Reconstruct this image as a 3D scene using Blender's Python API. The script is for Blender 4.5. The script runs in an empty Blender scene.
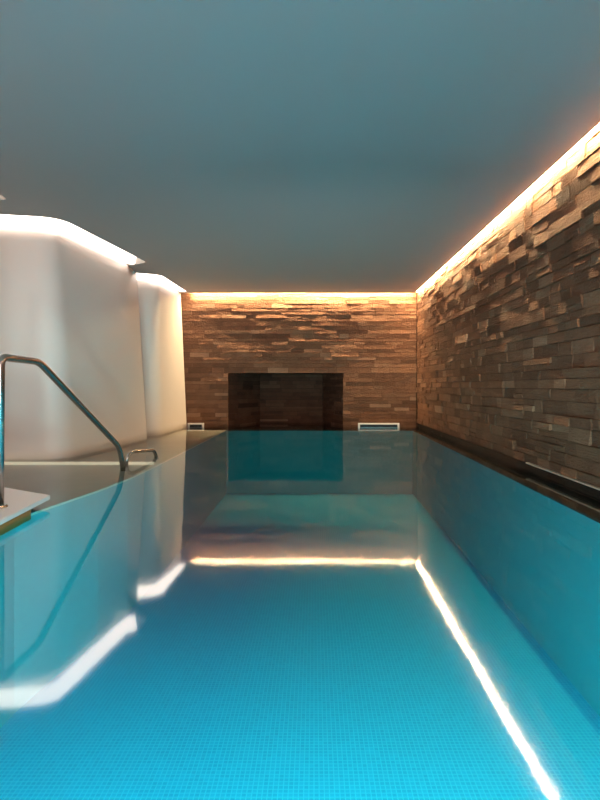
import bpy, bmesh, math, random
from mathutils import Vector
from mathutils.geometry import tessellate_polygon
random.seed(7)
C = bpy.context.scene
col = C.collection

# ---------------------------------------------------------------- camera
WATER = 0.0
CEIL = 2.5
cam = bpy.data.cameras.new('camera')
cam_o = bpy.data.objects.new('camera', cam); col.objects.link(cam_o)
cam.sensor_width = 36; cam.lens = 533/800*36
cam.shift_x = -14/800; cam.shift_y = -14/800
cam.clip_start = 0.05
cam_o.location = (0, 0, 0.767); cam_o.rotation_euler = (math.pi/2, 0, 0)
C.camera = cam_o

# ---------------------------------------------------------------- light and exposure
C.view_settings.view_transform = 'Standard'; C.view_settings.look = 'None'
C.view_settings.gamma = 1; C.view_settings.use_curve_mapping = False
C.view_settings.exposure = 0.15
w = bpy.data.worlds.new('world'); C.world = w; w.use_nodes = True
w.node_tree.nodes['Background'].inputs[0].default_value = (0.55, 0.72, 1, 1)
w.node_tree.nodes['Background'].inputs[1].default_value = 0.3
C.cycles.use_denoising = True
C.cycles.max_bounces = 10; C.cycles.diffuse_bounces = 5; C.cycles.glossy_bounces = 4
C.cycles.transparent_max_bounces = 16; C.cycles.volume_bounces = 0
C.cycles.sample_clamp_indirect = 6
C.cycles.caustics_reflective = False; C.cycles.caustics_refractive = False
C.cycles.blur_glossy = 0.5

COVE_WALL = 215.0       # radiance of the wall-wash strips
COVE_BACK = 210.0
COVE_SLOT = 6.0        # radiance of the wide ceiling slots
DAY_FILL = 140.0             # watts of the fill added behind the camera as daylight
POOL = 135.0           # watts of each added underwater lamp

def area(name, loc, rot, sx, sy, power, color, shape='RECTANGLE', spread=None):
    l = bpy.data.lights.new(name, 'AREA'); l.shape = shape; l.size = sx
    if shape == 'RECTANGLE': l.size_y = sy
    l.energy = power; l.color = color
    if spread: l.spread = math.radians(spread)
    o = bpy.data.objects.new(name, l); col.objects.link(o)
    o.location = loc; o.rotation_euler = rot
    return o
area('added_daylight_fill', (-0.2, -2.93, 1.45), (math.pi/2, 0, 0), 4.2, 1.7, DAY_FILL, (1.0, 0.90, 0.86))  # fill light added out of view, standing for daylight from behind

# ---------------------------------------------------------------- materials
def mat(name, color=(.8, .8, .8), rough=.5, metal=0.0, spec=.5):
    m = bpy.data.materials.new(name); m.use_nodes = True
    b = m.node_tree.nodes['Principled BSDF']
    b.inputs['Base Color'].default_value = (*color, 1)
    b.inputs['Roughness'].default_value = rough
    b.inputs['Metallic'].default_value = metal
    b.inputs['Specular IOR Level'].default_value = spec
    return m
def nd(m, t, **kw):
    n = m.node_tree.nodes.new(t)
    for k, v in kw.items(): setattr(n, k, v)
    return n
def lk(m, a, b): m.node_tree.links.new(a, b)
def ramp(m, pts):
    r = nd(m, 'ShaderNodeValToRGB'); e = r.color_ramp.elements
    e[0].position, e[0].color = pts[0][0], (*pts[0][1], 1)
    e[1].position, e[1].color = pts[-1][0], (*pts[-1][1], 1)
    for p, c in pts[1:-1]:
        x = e.new(p); x.color = (*c, 1)
    return r
def objcoord(m): return nd(m, 'ShaderNodeTexCoord').outputs['Object']
def noise(m, vec, scale, detail=4, rough=.55):
    n = nd(m, 'ShaderNodeTexNoise'); n.inputs['Scale'].default_value = scale
    n.inputs['Detail'].default_value = detail; n.inputs['Roughness'].default_value = rough
    lk(m, vec, n.inputs['Vector']); return n
def bump(m, h, strength, dist):
    b = nd(m, 'ShaderNodeBump'); b.inputs['Strength'].default_value = strength
    b.inputs['Distance'].default_value = dist; lk(m, h, b.inputs['Height'])
    lk(m, b.outputs[0], m.node_tree.nodes['Principled BSDF'].inputs['Normal'])
    return b
def emit(name, color, strength):
    m = bpy.data.materials.new(name); m.use_nodes = True
    nt = m.node_tree; nt.nodes.remove(nt.nodes['Principled BSDF'])
    e = nd(m, 'ShaderNodeEmission'); e.inputs[0].default_value = (*color, 1); e.inputs[1].default_value = strength
    lk(m, e.outputs[0], nt.nodes['Material Output'].inputs['Surface'])
    return m

def stone_mat(name, lo, mid, hi, rough=.75):
    m = mat(name, rough=rough, spec=.2)
    oc = objcoord(m)
    at = nd(m, 'ShaderNodeAttribute', attribute_name='tone')
    n1 = noise(m, oc, 5, 5); n2 = noise(m, oc, 42, 6, .65)
    mp = nd(m, 'ShaderNodeMapping'); mp.inputs['Scale'].default_value = (3, 3, 26); lk(m, oc, mp.inputs[0])
    n3 = noise(m, mp.outputs[0], 3.5, 5, .6)
    a = nd(m, 'ShaderNodeMath', operation='MULTIPLY_ADD'); lk(m, n1.outputs[0], a.inputs[0]); a.inputs[1].default_value = .35
    lk(m, at.outputs['Fac'], a.inputs[2])
    b = nd(m, 'ShaderNodeMath', operation='MULTIPLY_ADD'); lk(m, n3.outputs[0], b.inputs[0]); b.inputs[1].default_value = .35
    lk(m, a.outputs[0], b.inputs[2])
    c = nd(m, 'ShaderNodeMath', operation='SUBTRACT'); lk(m, b.outputs[0], c.inputs[0]); c.inputs[1].default_value = .35
    r = ramp(m, [(0, lo), (.45, mid), (1, hi)]); lk(m, c.outputs[0], r.inputs[0])
    lk(m, r.outputs[0], m.node_tree.nodes['Principled BSDF'].inputs['Base Color'])
    s = nd(m, 'ShaderNodeMath', operation='ADD'); lk(m, n2.outputs[0], s.inputs[0]); lk(m, n3.outputs[0], s.inputs[1])
    bump(m, s.outputs[0], 1.0, .022)
    return m

M = {}
M['stone'] = stone_mat('split_stone', (.09, .038, .024), (.24, .112, .063), (.46, .26, .165))
M['niche_stone'] = stone_mat('darker_niche_stone', (.045, .018, .012), (.13, .055, .034), (.26, .13, .085))  # niche walls get a darker tone than the other stone
M['band'] = stone_mat('wet_dark_stone', (.012, .012, .012), (.03, .028, .026), (.06, .05, .045), .25)
M['plaster'] = mat('white_plaster', (.90, .81, .76), .45)
bump(M['plaster'], noise(M['plaster'], objcoord(M['plaster']), 3.0, 2).outputs[0], .12, .03)
M['ceiling'] = mat('ceiling_paint', (.46, .43, .42), .75)
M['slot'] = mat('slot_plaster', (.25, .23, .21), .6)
M['bench'] = mat('pale_wet_stone', (.6, .52, .4), .4)
r_ = ramp(M['bench'], [(.3, (.74, .64, .48)), (.7, (.84, .75, .6))])
lk(M['bench'], noise(M['bench'], objcoord(M['bench']), 2.2, 5).outputs[0], r_.inputs[0])
lk(M['bench'], r_.outputs[0], M['bench'].node_tree.nodes['Principled BSDF'].inputs['Base Color'])
M['slab'] = mat('white_slab', (.88, .84, .84), .35)
M['bronze'] = mat('bronze_panel', (.55, .19, .05), .5, .1)
M['steel'] = mat('brushed_steel', (.50, .46, .43), .27, 1.0)
M['white'] = mat('white_frame', (.95, .93, .88), .4)
M['black'] = mat('black_void', (.008, .008, .009), .5)
M['trimm'] = mat('pale_metal_trim', (.75, .62, .5), .35, .3)
M['palestrip'] = emit('step_light', (1, .88, .6), .75)
M['cove_wall'] = emit('warm_wall_wash', (1, .72, .38), COVE_WALL)
M['cove_back'] = emit('warm_back_wash', (1, .72, .38), COVE_BACK)
M['cove_slot'] = emit('warm_white_slot', (1, .84, .72), COVE_SLOT)
M['lamp'] = emit('added_lamp_lens', (1, .97, .9), 3)

# mosaic of the pool: 25 mm turquoise tiles with pale joints
def mosaic():
    m = mat('turquoise_mosaic', rough=.5)
    oc = objcoord(m)
    br = nd(m, 'ShaderNodeTexBrick'); br.offset = 0; br.squash = 1
    br.inputs['Scale'].default_value = 1; br.inputs['Brick Width'].default_value = .025; br.inputs['Row Height'].default_value = .025
    br.inputs['Mortar Size'].default_value = .0028; br.inputs['Mortar Smooth'].default_value = .2
    br.inputs['Color1'].default_value = (.015, .42, .64, 1); br.inputs['Color2'].default_value = (.02, .48, .70, 1)
    br.inputs['Mortar'].default_value = (.07, .60, .78, 1)
    lk(m, oc, br.inputs['Vector'])
    lk(m, br.outputs['Color'], m.node_tree.nodes['Principled BSDF'].inputs['Base Color'])
    return m
M['mosaic'] = mosaic()
M['basin_end'] = mat('dark_green_end', (.035, .28, .24), .5)  # far end wall in a darker green than the sides
M['basin_side'] = mat('turquoise_side_tiles', (.025, .38, .42), .5)

# water: fresnel mirror over a clear body that absorbs red
def water():
    m = bpy.data.materials.new('pool_water'); m.use_nodes = True
    nt = m.node_tree; nt.nodes.remove(nt.nodes['Principled BSDF'])
    out = nt.nodes['Material Output']
    oc = objcoord(m)
    mp = nd(m, 'ShaderNodeMapping'); mp.inputs['Scale'].default_value = (1, .55, 1); lk(m, oc, mp.inputs[0])
    n = noise(m, mp.outputs[0], 2.2, 2, .5)
    b = nd(m, 'ShaderNodeBump'); b.inputs['Strength'].default_value = .35; b.inputs['Distance'].default_value = .004
    lk(m, n.outputs[0], b.inputs['Height'])
    fr = nd(m, 'ShaderNodeFresnel'); fr.inputs['IOR'].default_value = 1.75
    gl = nd(m, 'ShaderNodeBsdfGlossy'); gl.inputs['Roughness'].default_value = .05
    lk(m, b.outputs[0], gl.inputs['Normal'])
    tr = nd(m, 'ShaderNodeBsdfTransparent')
    mx = nd(m, 'ShaderNodeMixShader')
    lk(m, fr.outputs[0], mx.inputs[0]); lk(m, tr.outputs[0], mx.inputs[1]); lk(m, gl.outputs[0], mx.inputs[2])
    lk(m, mx.outputs[0], out.inputs['Surface'])
    va = nd(m, 'ShaderNodeVolumeAbsorption'); va.inputs['Color'].default_value = (.0, .74, .79, 1); va.inputs['Density'].default_value = .42
    lk(m, va.outputs[0], out.inputs['Volume'])
    return m
M['water'] = water()

# ---------------------------------------------------------------- mesh helpers
def link(name, bm, m, parent=None, smooth=False):
    me = bpy.data.meshes.new(name); bm.to_mesh(me); bm.free()
    for x in (m if isinstance(m, (list, tuple)) else [m]): me.materials.append(x)
    if smooth:
        for p in me.polygons: p.use_smooth = True
    o = bpy.data.objects.new(name, me); col.objects.link(o)
    if parent: o.parent = parent
    return o
def struct(o): o['kind'] = 'structure'; return o
def tag(o, label, cat, group=None):
    o['label'] = label; o['category'] = cat
    if group: o['group'] = group
    return o
def empty(name, loc, label, cat, group=None):
    o = bpy.data.objects.new(name, None); o.empty_display_size = .1; col.objects.link(o); o.location = loc
    return tag(o, label, cat, group)
def box(bm, a, b, mi=0):
    v = [bm.verts.new((x, y, z)) for z in (a[2], b[2]) for y in (a[1], b[1]) for x in (a[0], b[0])]
    fs = []
    for q in ((0, 2, 3, 1), (4, 5, 7, 6), (0, 1, 5, 4), (2, 6, 7, 3), (0, 4, 6, 2), (1, 3, 7, 5)):
        f = bm.faces.new([v[i] for i in q]); f.material_index = mi; fs.append(f)
    return fs
def prism(bm, poly, z0, z1, mi=0):
    lo = [bm.verts.new((x, y, z0)) for x, y in poly]; hi = [bm.verts.new((x, y, z1)) for x, y in poly]
    n = len(poly)
    for i in range(n):
        j = (i+1) % n; bm.faces.new((lo[i], lo[j], hi[j], hi[i])).material_index = mi
    bm.faces.new(lo[::-1]).material_index = mi; bm.faces.new(hi).material_index = mi
def rounded(poly, rad, seg=8):
    """round the corners of a closed polygon, radius per corner"""
    out = []; n = len(poly)
    for i in range(n):
        p0, p1, p2 = (Vector(poly[(i+k) % n]) for k in (-1, 0, 1))
        r = rad[i] if isinstance(rad, (list, tuple)) else rad
        for k in range(seg+1):
            t = k/seg
            if r <= 0: out.append(tuple(p1)); continue
            a = p1+(p0-p1).normalized()*r; b = p1+(p2-p1).normalized()*r
            q = a*(1-t)**2+p1*2*t*(1-t)+b*t*t
            out.append(tuple(q))
    if all((r if isinstance(rad, (int, float)) else 1) for r in [rad]): pass
    return out
def tube(bm, pts, r, seg=16):
    rings = []; n = len(pts)
    pts = [Vector(p) for p in pts]
    up = None
    for i, p in enumerate(pts):
        t = (pts[min(i+1, n-1)]-pts[max(i-1, 0)]).normalized()
        if up is None:
            up = Vector((1, 0, 0)) if abs(t.x) < .8 else Vector((0, 0, 1))
        u = (up-t*up.dot(t)).normalized(); v = t.cross(u); up = u
        rings.append([bm.verts.new(p+(u*math.cos(a)+v*math.sin(a))*r) for a in [2*math.pi*k/seg for k in range(seg)]])
    for a, b in zip(rings, rings[1:]):
        for k in range(seg):
            bm.faces.new((a[k], a[(k+1) % seg], b[(k+1) % seg], b[k]))
    bm.faces.new(rings[0][::-1]); bm.faces.new(rings[-1])
def smooth_path(pts, rads, seg=8):
    """polyline with rounded corners"""
    out = [Vector(pts[0])]
    for i in range(1, len(pts)-1):
        p0, p1, p2 = Vector(pts[i-1]), Vector(pts[i]), Vector(pts[i+1])
        a = p1+(p0-p1).normalized()*rads[i-1]; b = p1+(p2-p1).normalized()*rads[i-1]
        for k in range(seg+1):
            t = k/seg; out.append(a*(1-t)**2+p1*2*t*(1-t)+b*t*t)
    out.append(Vector(pts[-1])); return out

# split-face stone: courses of slabs of different length and projection
def cladding(bm, u0, u1, z0, z1, place, hmin=.07, hmax=.125, lmin=.14, lmax=.55, proj=.034, tl=None):
    """place(u, z, depth) -> world point, depth grows into the room"""
    z = z1
    while z > z0+.005:
        h = random.uniform(hmin, hmax)
        if z-h < z0+.04: h = z-z0
        u = u0-random.uniform(0, .3)
        while u < u1:
            L = random.uniform(lmin, lmax)*random.choice((.7, 1, 1.3))
            a, b = max(u, u0), min(u+L, u1)
            u += L
            if b-a < .02: continue
            split = random.random() < .18 and h > .09
            bands = [(z-h, z-h*.5), (z-h*.5, z)] if split else [(z-h, z)]
            for (q0, q1) in bands:
                d = random.uniform(0, proj*((.4 if z > 2.2 else .65) if z > 1.5 else 1))*random.random()**.5+.004
                tx, tz = random.uniform(-.006, .006), random.uniform(-.007, .007)
                g = .0025
                cs = [(a+g, q0+g, d-tx-tz), (b-g, q0+g, d+tx-tz), (b-g, q1-g, d+tx+tz), (a+g, q1-g, d-tx+tz)]
                f = [bm.verts.new(place(x, y+random.uniform(-.002, .002), max(.002, k))) for x, y, k in cs]
                s = [bm.verts.new(place(x, y, -.02)) for x, y, k in cs]
                tone = random.gauss(.36, .085)
                if random.random() < .07: tone += .3
                tone = max(0, min(1, tone))
                fs = [bm.faces.new(f)]
                for i in range(4):
                    j = (i+1) % 4; fs.append(bm.faces.new((s[i], s[j], f[j], f[i])))
                for x in fs: x[tl] = tone
        z -= h
def stone_bm():
    bm = bmesh.new(); tl = bm.faces.layers.float.new('tone'); return bm, tl

# ---------------------------------------------------------------- setting
XR, YB = 1.93, 10.0            # stone faces of the right and back walls
XL, YF = -3.9, -3.0
BX0, BX1, BY0, BY1 = -1.6, 1.7, -1.0, 9.72     # pool basin
DEPTH = -1.2
TRIMZ = .072

# right wall
bm, tl = stone_bm()
box(bm, (XR+.02, YF, -.05), (XR+.22, YB+.2, 2.78))
cladding(bm, YF, YB-.005, TRIMZ+.008, 2.76, lambda u, z, d: (XR+.015-d, u, z), tl=tl, hmin=.062, hmax=.115, lmin=.12, lmax=.45)
bm.normal_update()
struct(link('wall_right', bm, M['stone']))
# dark wet course under it
bm, tl = stone_bm()
cladding(bm, YF, YB-.005, -.1, TRIMZ-.006, lambda u, z, d: (XR+.012-d*.15, u, z), tl=tl, hmin=.2, hmax=.25, lmin=.3, lmax=.8)
struct(link('trim_1', bm, M['band']))
bm = bmesh.new(); box(bm, (XR-.016, YF, TRIMZ-.005), (XR+.02, 4.82, TRIMZ+.006))
struct(link('trim_2', bm, M['trimm']))

# back wall with the fire niche
NX0, NX1, NZ = -1.613, .545, 1.01
IX0, IX1, NY = -1.12, .18, 11.05
bm, tl = stone_bm()
for a, b in (((XL, YB+.02, -.05), (NX0-.01, YB+.2, 2.78)), ((NX1+.01, YB+.02, -.05), (XR+.02, YB+.2, 2.78)), ((NX0-.01, YB+.02, NZ+.01), (NX1+.01, YB+.2, 2.78))):
    box(bm, a, b)
pb = lambda u, z, d: (u, YB+.015-d, z)
cladding(bm, -2.6, XR-.01, NZ, 2.76, pb, tl=tl, hmin=.055, hmax=.09, proj=.02, lmin=.15, lmax=.55)
cladding(bm, -2.6, NX0, -.1, NZ, pb, tl=tl, hmin=.055, hmax=.09, proj=.02, lmin=.15, lmax=.55)
cladding(bm, NX1, XR-.01, -.1, NZ, pb, tl=tl, hmin=.055, hmax=.09, proj=.02, lmin=.15, lmax=.55)
struct(link('wall_back', bm, M['stone']))
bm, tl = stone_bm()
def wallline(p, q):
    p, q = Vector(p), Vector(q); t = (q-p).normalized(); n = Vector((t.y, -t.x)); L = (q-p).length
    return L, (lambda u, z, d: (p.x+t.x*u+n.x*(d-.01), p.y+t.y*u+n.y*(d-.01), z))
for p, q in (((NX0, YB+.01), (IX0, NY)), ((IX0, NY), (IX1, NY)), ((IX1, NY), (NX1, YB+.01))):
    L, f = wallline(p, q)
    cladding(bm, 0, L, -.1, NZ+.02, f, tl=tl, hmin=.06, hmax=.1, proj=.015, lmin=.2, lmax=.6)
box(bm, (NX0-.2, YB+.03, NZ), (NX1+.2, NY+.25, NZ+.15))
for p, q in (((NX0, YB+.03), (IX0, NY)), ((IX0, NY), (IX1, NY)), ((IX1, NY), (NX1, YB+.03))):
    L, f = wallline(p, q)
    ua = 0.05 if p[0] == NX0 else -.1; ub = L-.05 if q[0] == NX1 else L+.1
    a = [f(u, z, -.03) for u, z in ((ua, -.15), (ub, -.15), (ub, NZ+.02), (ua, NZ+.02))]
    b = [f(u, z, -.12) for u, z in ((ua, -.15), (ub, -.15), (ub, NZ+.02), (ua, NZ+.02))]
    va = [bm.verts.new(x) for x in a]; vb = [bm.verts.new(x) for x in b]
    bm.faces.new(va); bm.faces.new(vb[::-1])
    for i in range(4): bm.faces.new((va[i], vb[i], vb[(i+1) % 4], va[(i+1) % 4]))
struct(link('wall_niche', bm, M['niche_stone']))

# left wall, unseen wall behind the camera with an added wide window
bm = bmesh.new(); box(bm, (XL-.15, YF, -.1), (XL, YB+.2, 2.78)); struct(link('wall_left', bm, M['plaster']))
bm = bmesh.new()
wx0, wx1, wz0, wz1 = -2.35, 1.95, .55, 2.35
box(bm, (XL, YF-.15, -.1), (wx0, YF, 2.78)); box(bm, (wx1, YF-.15, -.1), (XR+.2, YF, 2.78))
box(bm, (wx0, YF-.15, -.1), (wx1, YF, wz0)); box(bm, (wx0, YF-.15, wz1), (wx1, YF, 2.78))
struct(link('wall_front', bm, M['plaster']))
bm = bmesh.new()
for x in (wx0, -.95, .5, wx1-.05): box(bm, (x, YF-.1, wz0), (x+.05, YF-.04, wz1))
box(bm, (wx0, YF-.1, wz0), (wx1, YF-.04, wz0+.05)); box(bm, (wx0, YF-.1, wz1-.05), (wx1, YF-.04, wz1))
struct(link('added_window', bm, M['white']))

# ceiling with three light slots following the pillars
slots = [
    rounded([(-3.6, 2.6), (-2.9, 2.75), (-2.78, 4.5), (-2.86, 4.97), (-3.12, 4.9), (-3.22, 2.95), (-3.6, 2.9)], [.02, .12, .1, .05, .02, .1, .02], 5),
    rounded([(-3.85, 5.25), (-2.62, 5.49), (-2.345, 7.47), (-2.70, 7.68), (-2.93, 5.86), (-3.85, 5.68)], [.02, .22, .07, .02, .2, .02], 6),
    rounded([(-3.1, 8.02), (-2.39, 8.32), (-2.34, 9.84), (-2.62, 9.84), (-2.72, 8.86), (-3.1, 8.7)], [.02, .15, .05, .02, .15, .02], 6),
]
CX1, CY1 = 1.885, 9.93
outer = [(XL, YF), (CX1, YF), (CX1, CY1), (XL, CY1)]
bm = bmesh.new()
loops = [[Vector((x, y, CEIL)) for x, y in L] for L in [outer]+slots]
flat = [bm.verts.new(p) for L in loops for p in L]
for t in tessellate_polygon(loops):
    try: bm.faces.new([flat[i] for i in t])
    except ValueError: pass
TOP = CEIL+.2
k = len(outer)
for L in slots:
    n = len(L)
    hi = [bm.verts.new((x, y, TOP+.02)) for x, y in L]
    for i in range(n):
        j = (i+1) % n; bm.faces.new((flat[k+i], flat[k+j], hi[j], hi[i])).material_index = 1
    k += n
# edges of the board along the two stone walls and the cavity roof above
def quad(bm, *p): bm.faces.new([bm.verts.new(x) for x in p])
quad(bm, (CX1, YF, CEIL), (CX1, CY1, CEIL), (CX1, CY1, CEIL+.1), (CX1, YF, CEIL+.1))
quad(bm, (CX1, CY1, CEIL), (XL, CY1, CEIL), (XL, CY1, CEIL+.1), (CX1, CY1, CEIL+.1))
box(bm, (XL-.1, YF-.1, CEIL+.26), (XR+.2, YB+.2, CEIL+.3))
bmesh.ops.remove_doubles(bm, verts=bm.verts[:], dist=.0008)
bm.normal_update()
struct(link('ceiling', bm, [M['ceiling'], M['slot']]))

# cove lights
inners = [[(-3.58, 2.87), (-3.12, 2.92), (-3.03, 4.88)],
          [(-3.84, 5.655), (-2.86, 5.825), (-2.65, 7.64), (-2.41, 7.53)],
          [(-3.05, 8.67), (-2.60, 8.78), (-2.465, 9.82), (-2.36, 9.82)]]
names = ['short glowing ceiling slot at the left picture edge nearest the camera',
         'long warm white angled ceiling slot above the broad white pillar',
         'small angled ceiling slot above the pillar beside the back wall']
for L, lab, inner in zip(slots, names, inners):
    bm = bmesh.new()
    path = smooth_path([(x, y, 0) for x, y in inner], [.14]*(len(inner)-2)+[.04], 8)
    n = len(path); lo = []; hi = []
    for i, p in enumerate(path):                     # upright ribbon, leaning a little over the slot
        t = (path[min(i+1, n-1)]-path[max(i-1, 0)]).normalized(); out = Vector((t.y, -t.x, 0))
        lo.append([bm.verts.new(p+Vector((0, 0, CEIL+.008))), bm.verts.new(p-out*.012+Vector((0, 0, CEIL+.008)))])
        hi.append([bm.verts.new(p+out*.012+Vector((0, 0, CEIL+.23))), bm.verts.new(p+Vector((0, 0, CEIL+.23)))])
    for i in range(n-1):
        bm.faces.new((lo[i][0], lo[i+1][0], hi[i+1][0], hi[i][0])); bm.faces.new((lo[i][1], hi[i][1], hi[i+1][1], lo[i+1][1]))
        bm.faces.new((lo[i][0], lo[i][1], lo[i+1][1], lo[i+1][0])); bm.faces.new((hi[i][0], hi[i+1][0], hi[i+1][1], hi[i][1]))
    for i in (0, n-1): bm.faces.new((lo[i][0], hi[i][0], hi[i][1], lo[i][1]))
    tag(link('ceiling_slot_light', bm, M['cove_slot']), lab, 'ceiling light', 'angled ceiling light slots')
bm = bmesh.new(); box(bm, (CX1+.003, YF+.05, CEIL+.012), (XR-.012, YB-.12, CEIL+.03))
tag(link('linear_cove_light', bm, M['cove_wall']), 'warm glowing light line along the top of the right stone wall', 'cove light')
bm = bmesh.new(); box(bm, (-2.28, CY1+.003, CEIL+.012), (CX1-.03, YB-.018, CEIL+.03))
tag(link('linear_cove_light', bm, M['cove_back']), 'thin warm light line along the top of the back wall above the niche', 'cove light')

# ---------------------------------------------------------------- pool
LE = [(-1.80, BY0), (-1.80, 3.2), (-1.755, 3.55), (-1.66, 4.1), (-1.61, 4.6), (-1.595, 5.3), (-1.60, BY1)]   # left rim, near to far
RE = [(1.68, BY0), (1.70, 3.2), (1.735, 5.0), (1.80, BY1)]                                                     # right rim
bm = bmesh.new(); prism(bm, LE+RE[::-1], DEPTH-.1, DEPTH); bmesh.ops.recalc_face_normals(bm, faces=bm.faces[:])
struct(link('floor_pool', bm, M['mosaic']))
def rim_wall(name, E, side, m):
    bm = bmesh.new(); prism(bm, E+[(x+side*.1, y) for x, y in E[::-1]], DEPTH-.1, -.05)
    bmesh.ops.recalc_face_normals(bm, faces=bm.faces[:]); struct(link(name, bm, m))
rim_wall('wall_pool_left', LE, -1, M['basin_side']); rim_wall('wall_pool_right', RE, 1, M['basin_side'])
bm = bmesh.new(); box(bm, (-1.9, BY0-.1, DEPTH-.1), (1.8, BY0, -.05)); struct(link('wall_pool_front', bm, M['basin_side']))
bm = bmesh.new(); box(bm, (-1.7, BY1, DEPTH-.1), (1.9, BY1+.1, -.05)); struct(link('wall_pool_back', bm, M['basin_end']))
bm = bmesh.new(); prism(bm, LE+[(XL, BY1), (XL, BY0)], -.05, -.036); bmesh.ops.recalc_face_normals(bm, faces=bm.faces[:])
struct(link('ledge_left', bm, M['bench']))
bm = bmesh.new(); prism(bm, RE+[(XR+.02, BY1), (XR+.02, BY0)], -.05, -.036); box(bm, (XL, BY1, -.05), (XR+.02, NY+.2, -.036))
bmesh.ops.recalc_face_normals(bm, faces=bm.faces[:]); struct(link('ledge_right', bm, M['band']))
bm = bmesh.new(); box(bm, (-3.3, 5.43, -.038), (-1.64, 5.48, -.012)); tag(link('underwater_step_light', bm, M['palestrip']), 'pale glowing line under the shallow water in front of the white pillar', 'light strip')
bm = bmesh.new(); box(bm, (XL, YF, -.14), (XR+.02, BY0, .03)); struct(link('floor', bm, M['bench']))
bm = bmesh.new(); box(bm, (XL-.02, BY0-.02, DEPTH-.03), (XR+.03, NY+.1, WATER))
wt = link('pool_water', bm, M['water']); wt['kind'] = 'stuff'
tag(wt, 'still turquoise pool water mirroring the ceiling, pillars and stone walls', 'water')

# underwater lamps added out of view in the near wall, to light the pool
lamps = [((-1.0, BY0, -.35), 0, 'in the near end wall of the pool, nearest the platform', 1),
         ((1.0, BY0, -.35), 0, 'in the near end wall of the pool, nearest the stone wall', 1),
         ((0.0, BY0, -.35), 0, 'in the middle of the near end wall of the pool', 1)]
for (x, y, z), yaw, wh, pw in lamps:
    fz = 0 if yaw == 0 else (-math.pi/2 if yaw < 0 else math.pi/2)
    e = empty('added_pool_lamp', (x, y, z), 'added unseen round underwater lamp '+wh, 'pool lamp', 'added unseen underwater lamps')
    e.rotation_euler = (0, 0, fz)
    bm = bmesh.new(); bmesh.ops.create_cone(bm, cap_ends=True, segments=32, radius1=.17, radius2=.15, depth=.03)
    o = link('rim', bm, M['steel'], e); o.rotation_euler = (-math.pi/2, 0, 0); o.location = (0, .015, 0)
    bm = bmesh.new(); bmesh.ops.create_cone(bm, cap_ends=True, segments=32, radius1=.13, radius2=.13, depth=.01)
    o = link('lens', bm, M['lamp'], e); o.rotation_euler = (-math.pi/2, 0, 0); o.location = (0, .034, 0)
    dx, dy = -math.sin(fz)*.14, math.cos(fz)*.14
    if yaw == 0: dy = .05
    area('added_pool_beam', (x+dx, y+dy, z), (math.pi/2-math.radians(15), 0, math.radians(yaw)), .24, .24, POOL*pw, (1, .97, .92), 'DISK', 88)

# ---------------------------------------------------------------- pillars
def pillar(bot, top, rb, rt, lab):
    pb_, pt_ = rounded(bot, rb, 10), rounded(top, rt, 10)
    bm = bmesh.new(); rings = []
    N = 16; zb, zt = -.06, CEIL+.006
    for i in range(N+1):
        z = zb+(zt-zb)*i/N; t = min(1, max(0, z/CEIL))
        rings.append([bm.verts.new((a[0]*(1-t)+b[0]*t, a[1]*(1-t)+b[1]*t, z)) for a, b in zip(pb_, pt_)])
    n = len(pb_)
    for a, b in zip(rings, rings[1:]):
        for k in range(n):
            bm.faces.new((a[k], a[(k+1) % n], b[(k+1) % n], b[k]))
    bm.faces.new(rings[0][::-1]); bm.faces.new(rings[-1])
    bmesh.ops.remove_doubles(bm, verts=bm.verts[:], dist=.0005)
    bmesh.ops.recalc_face_normals(bm, faces=bm.faces[:])
    o = link('sculpted_pillar', bm, M['plaster'], smooth=True)
    return tag(o, lab, 'pillar', 'leaning white plaster pillars')
pillar([(-3.88, 3.0), (-3.12, 3.15), (-3.05, 4.5), (-3.88, 4.6)], [(-3.88, 2.9), (-3.18, 2.98), (-3.12, 4.93), (-3.88, 4.98)],
       [.02, .15, .15, .02], [.02, .15, .1, .02], 'white pillar beside the platform, mostly outside the left picture edge')
pillar([(-3.88, 5.50), (-2.61, 5.58), (-2.44, 7.0), (-2.37, 7.6), (-3.88, 7.3)],
       [(-3.88, 5.68), (-2.88, 5.86), (-2.665, 7.67), (-2.76, 8.32), (-3.88, 7.95)],
       [.02, .24, .3, .04, .02], [.02, .16, .3, .04, .02], 'broad white leaning pillar behind the handrail')
pillar([(-3.88, 7.45), (-2.40, 8.18), (-2.38, 9.98), (-3.88, 9.98)],
       [(-3.88, 8.4), (-2.62, 8.80), (-2.49, 9.98), (-3.88, 9.98)],
       [.02, .28, .02, .02], [.02, .22, .02, .02], 'slimmer white pillar touching the back stone wall')

# ---------------------------------------------------------------- entry platform
A = [(-1.685, 3.407), (-2.147, 3.68), (-2.95, 4.15), (-2.95, .3), (-1.6, .3), (-1.63, 2.77)]
pl = empty('entry_platform', (-2.2, 2.2, -.038), 'white slab platform on a bronze base at the left pool edge', 'platform')
bm = bmesh.new(); prism(bm, [(x+2.2, y-2.2) for x, y in A], .038+.042, .038+.07)
bmesh.ops.recalc_face_normals(bm, faces=bm.faces[:])
bmesh.ops.bevel(bm, geom=bm.edges[:], offset=.004, segments=2, affect='EDGES')
s = link('slab', bm, M['slab'], pl)
Bp = [(-1.71, 3.22), (-2.2, 3.5), (-2.9, 3.95), (-2.9, .4), (-1.66, .4), (-1.67, 2.7)]
bm = bmesh.new(); prism(bm, [(x+2.2, y-2.2) for x, y in Bp], 0, .038+.034)
bmesh.ops.recalc_face_normals(bm, faces=bm.faces[:])
s = link('base', bm, M['bronze'], pl); s['label'] = 'bronze base panel'
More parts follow.
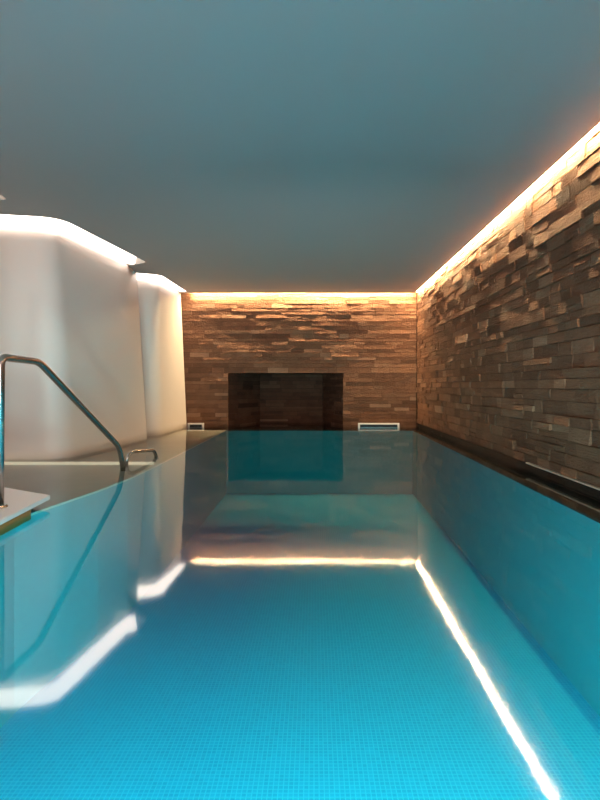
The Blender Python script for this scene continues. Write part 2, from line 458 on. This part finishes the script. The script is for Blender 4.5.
Gp = [(x-.012 if x > -2.1 else x, y-.01) for x, y in Bp]
bm = bmesh.new(); prism(bm, [(x+2.2, y-2.2) for x, y in Gp], .038+.034, .038+.042)
bmesh.ops.recalc_face_normals(bm, faces=bm.faces[:])
s = link('shadow_gap', bm, M['black'], pl)

# ---------------------------------------------------------------- handrails
RX = -1.812
hr = empty('handrail', (RX, 3.07, .07), 'tall polished steel handrail sloping from the platform into the water', 'handrail')
pts = [(0, 0, 0), (0, .01, .866), (0, .44, .858), (0, 1.90, .125), (.01, 1.97, -.105)]
bm = bmesh.new(); tube(bm, smooth_path(pts, [.06, .07, .11], 10), .0235)
link('rail', bm, M['steel'], hr, True)
bm = bmesh.new(); bmesh.ops.create_cone(bm, cap_ends=True, segments=28, radius1=.045, radius2=.04, depth=.012)
o = link('foot_plate', bm, M['steel'], hr); o.location = (0, 0, .006)

hs = empty('handrail', (-1.83, 5.27, -.038), 'low short steel grab rail rising from the water beyond the tall handrail', 'handrail')
pts = [(-.03, .0, 0), (-.02, .02, .125), (.01, .07, .146), (.09, .52, .108), (.11, .58, 0)]
bm = bmesh.new(); tube(bm, smooth_path(pts, [.04, .03, .05], 8), .0175)
link('rail', bm, M['steel'], hs, True)

# ---------------------------------------------------------------- skimmer vents
def vent(x0, x1, lab):
    e = empty('skimmer_vent', ((x0+x1)/2, YB-.03, -.03), lab, 'vent', 'white framed slots at the waterline')
    h = (x1-x0)/2; z0, z1 = .0, .103
    bm = bmesh.new()
    box(bm, (-h, -.02, z1-.026), (h, .03, z1)); box(bm, (-h, -.02, z0), (h, .03, z0+.026))
    box(bm, (-h, -.02, z0+.026), (-h+.034, .03, z1-.026)); box(bm, (h-.034, -.02, z0+.026), (h, .03, z1-.026))
    link('frame', bm, M['white'], e)
    bm = bmesh.new(); box(bm, (-h+.034, .012, z0+.026), (h-.034, .03, z1-.026))
    link('slot', bm, M['black'], e)
vent(.825, 1.595, 'white framed waterline slot to the right of the fire niche')
vent(-2.36, -2.06, 'shorter white framed waterline slot beside the far white pillar')
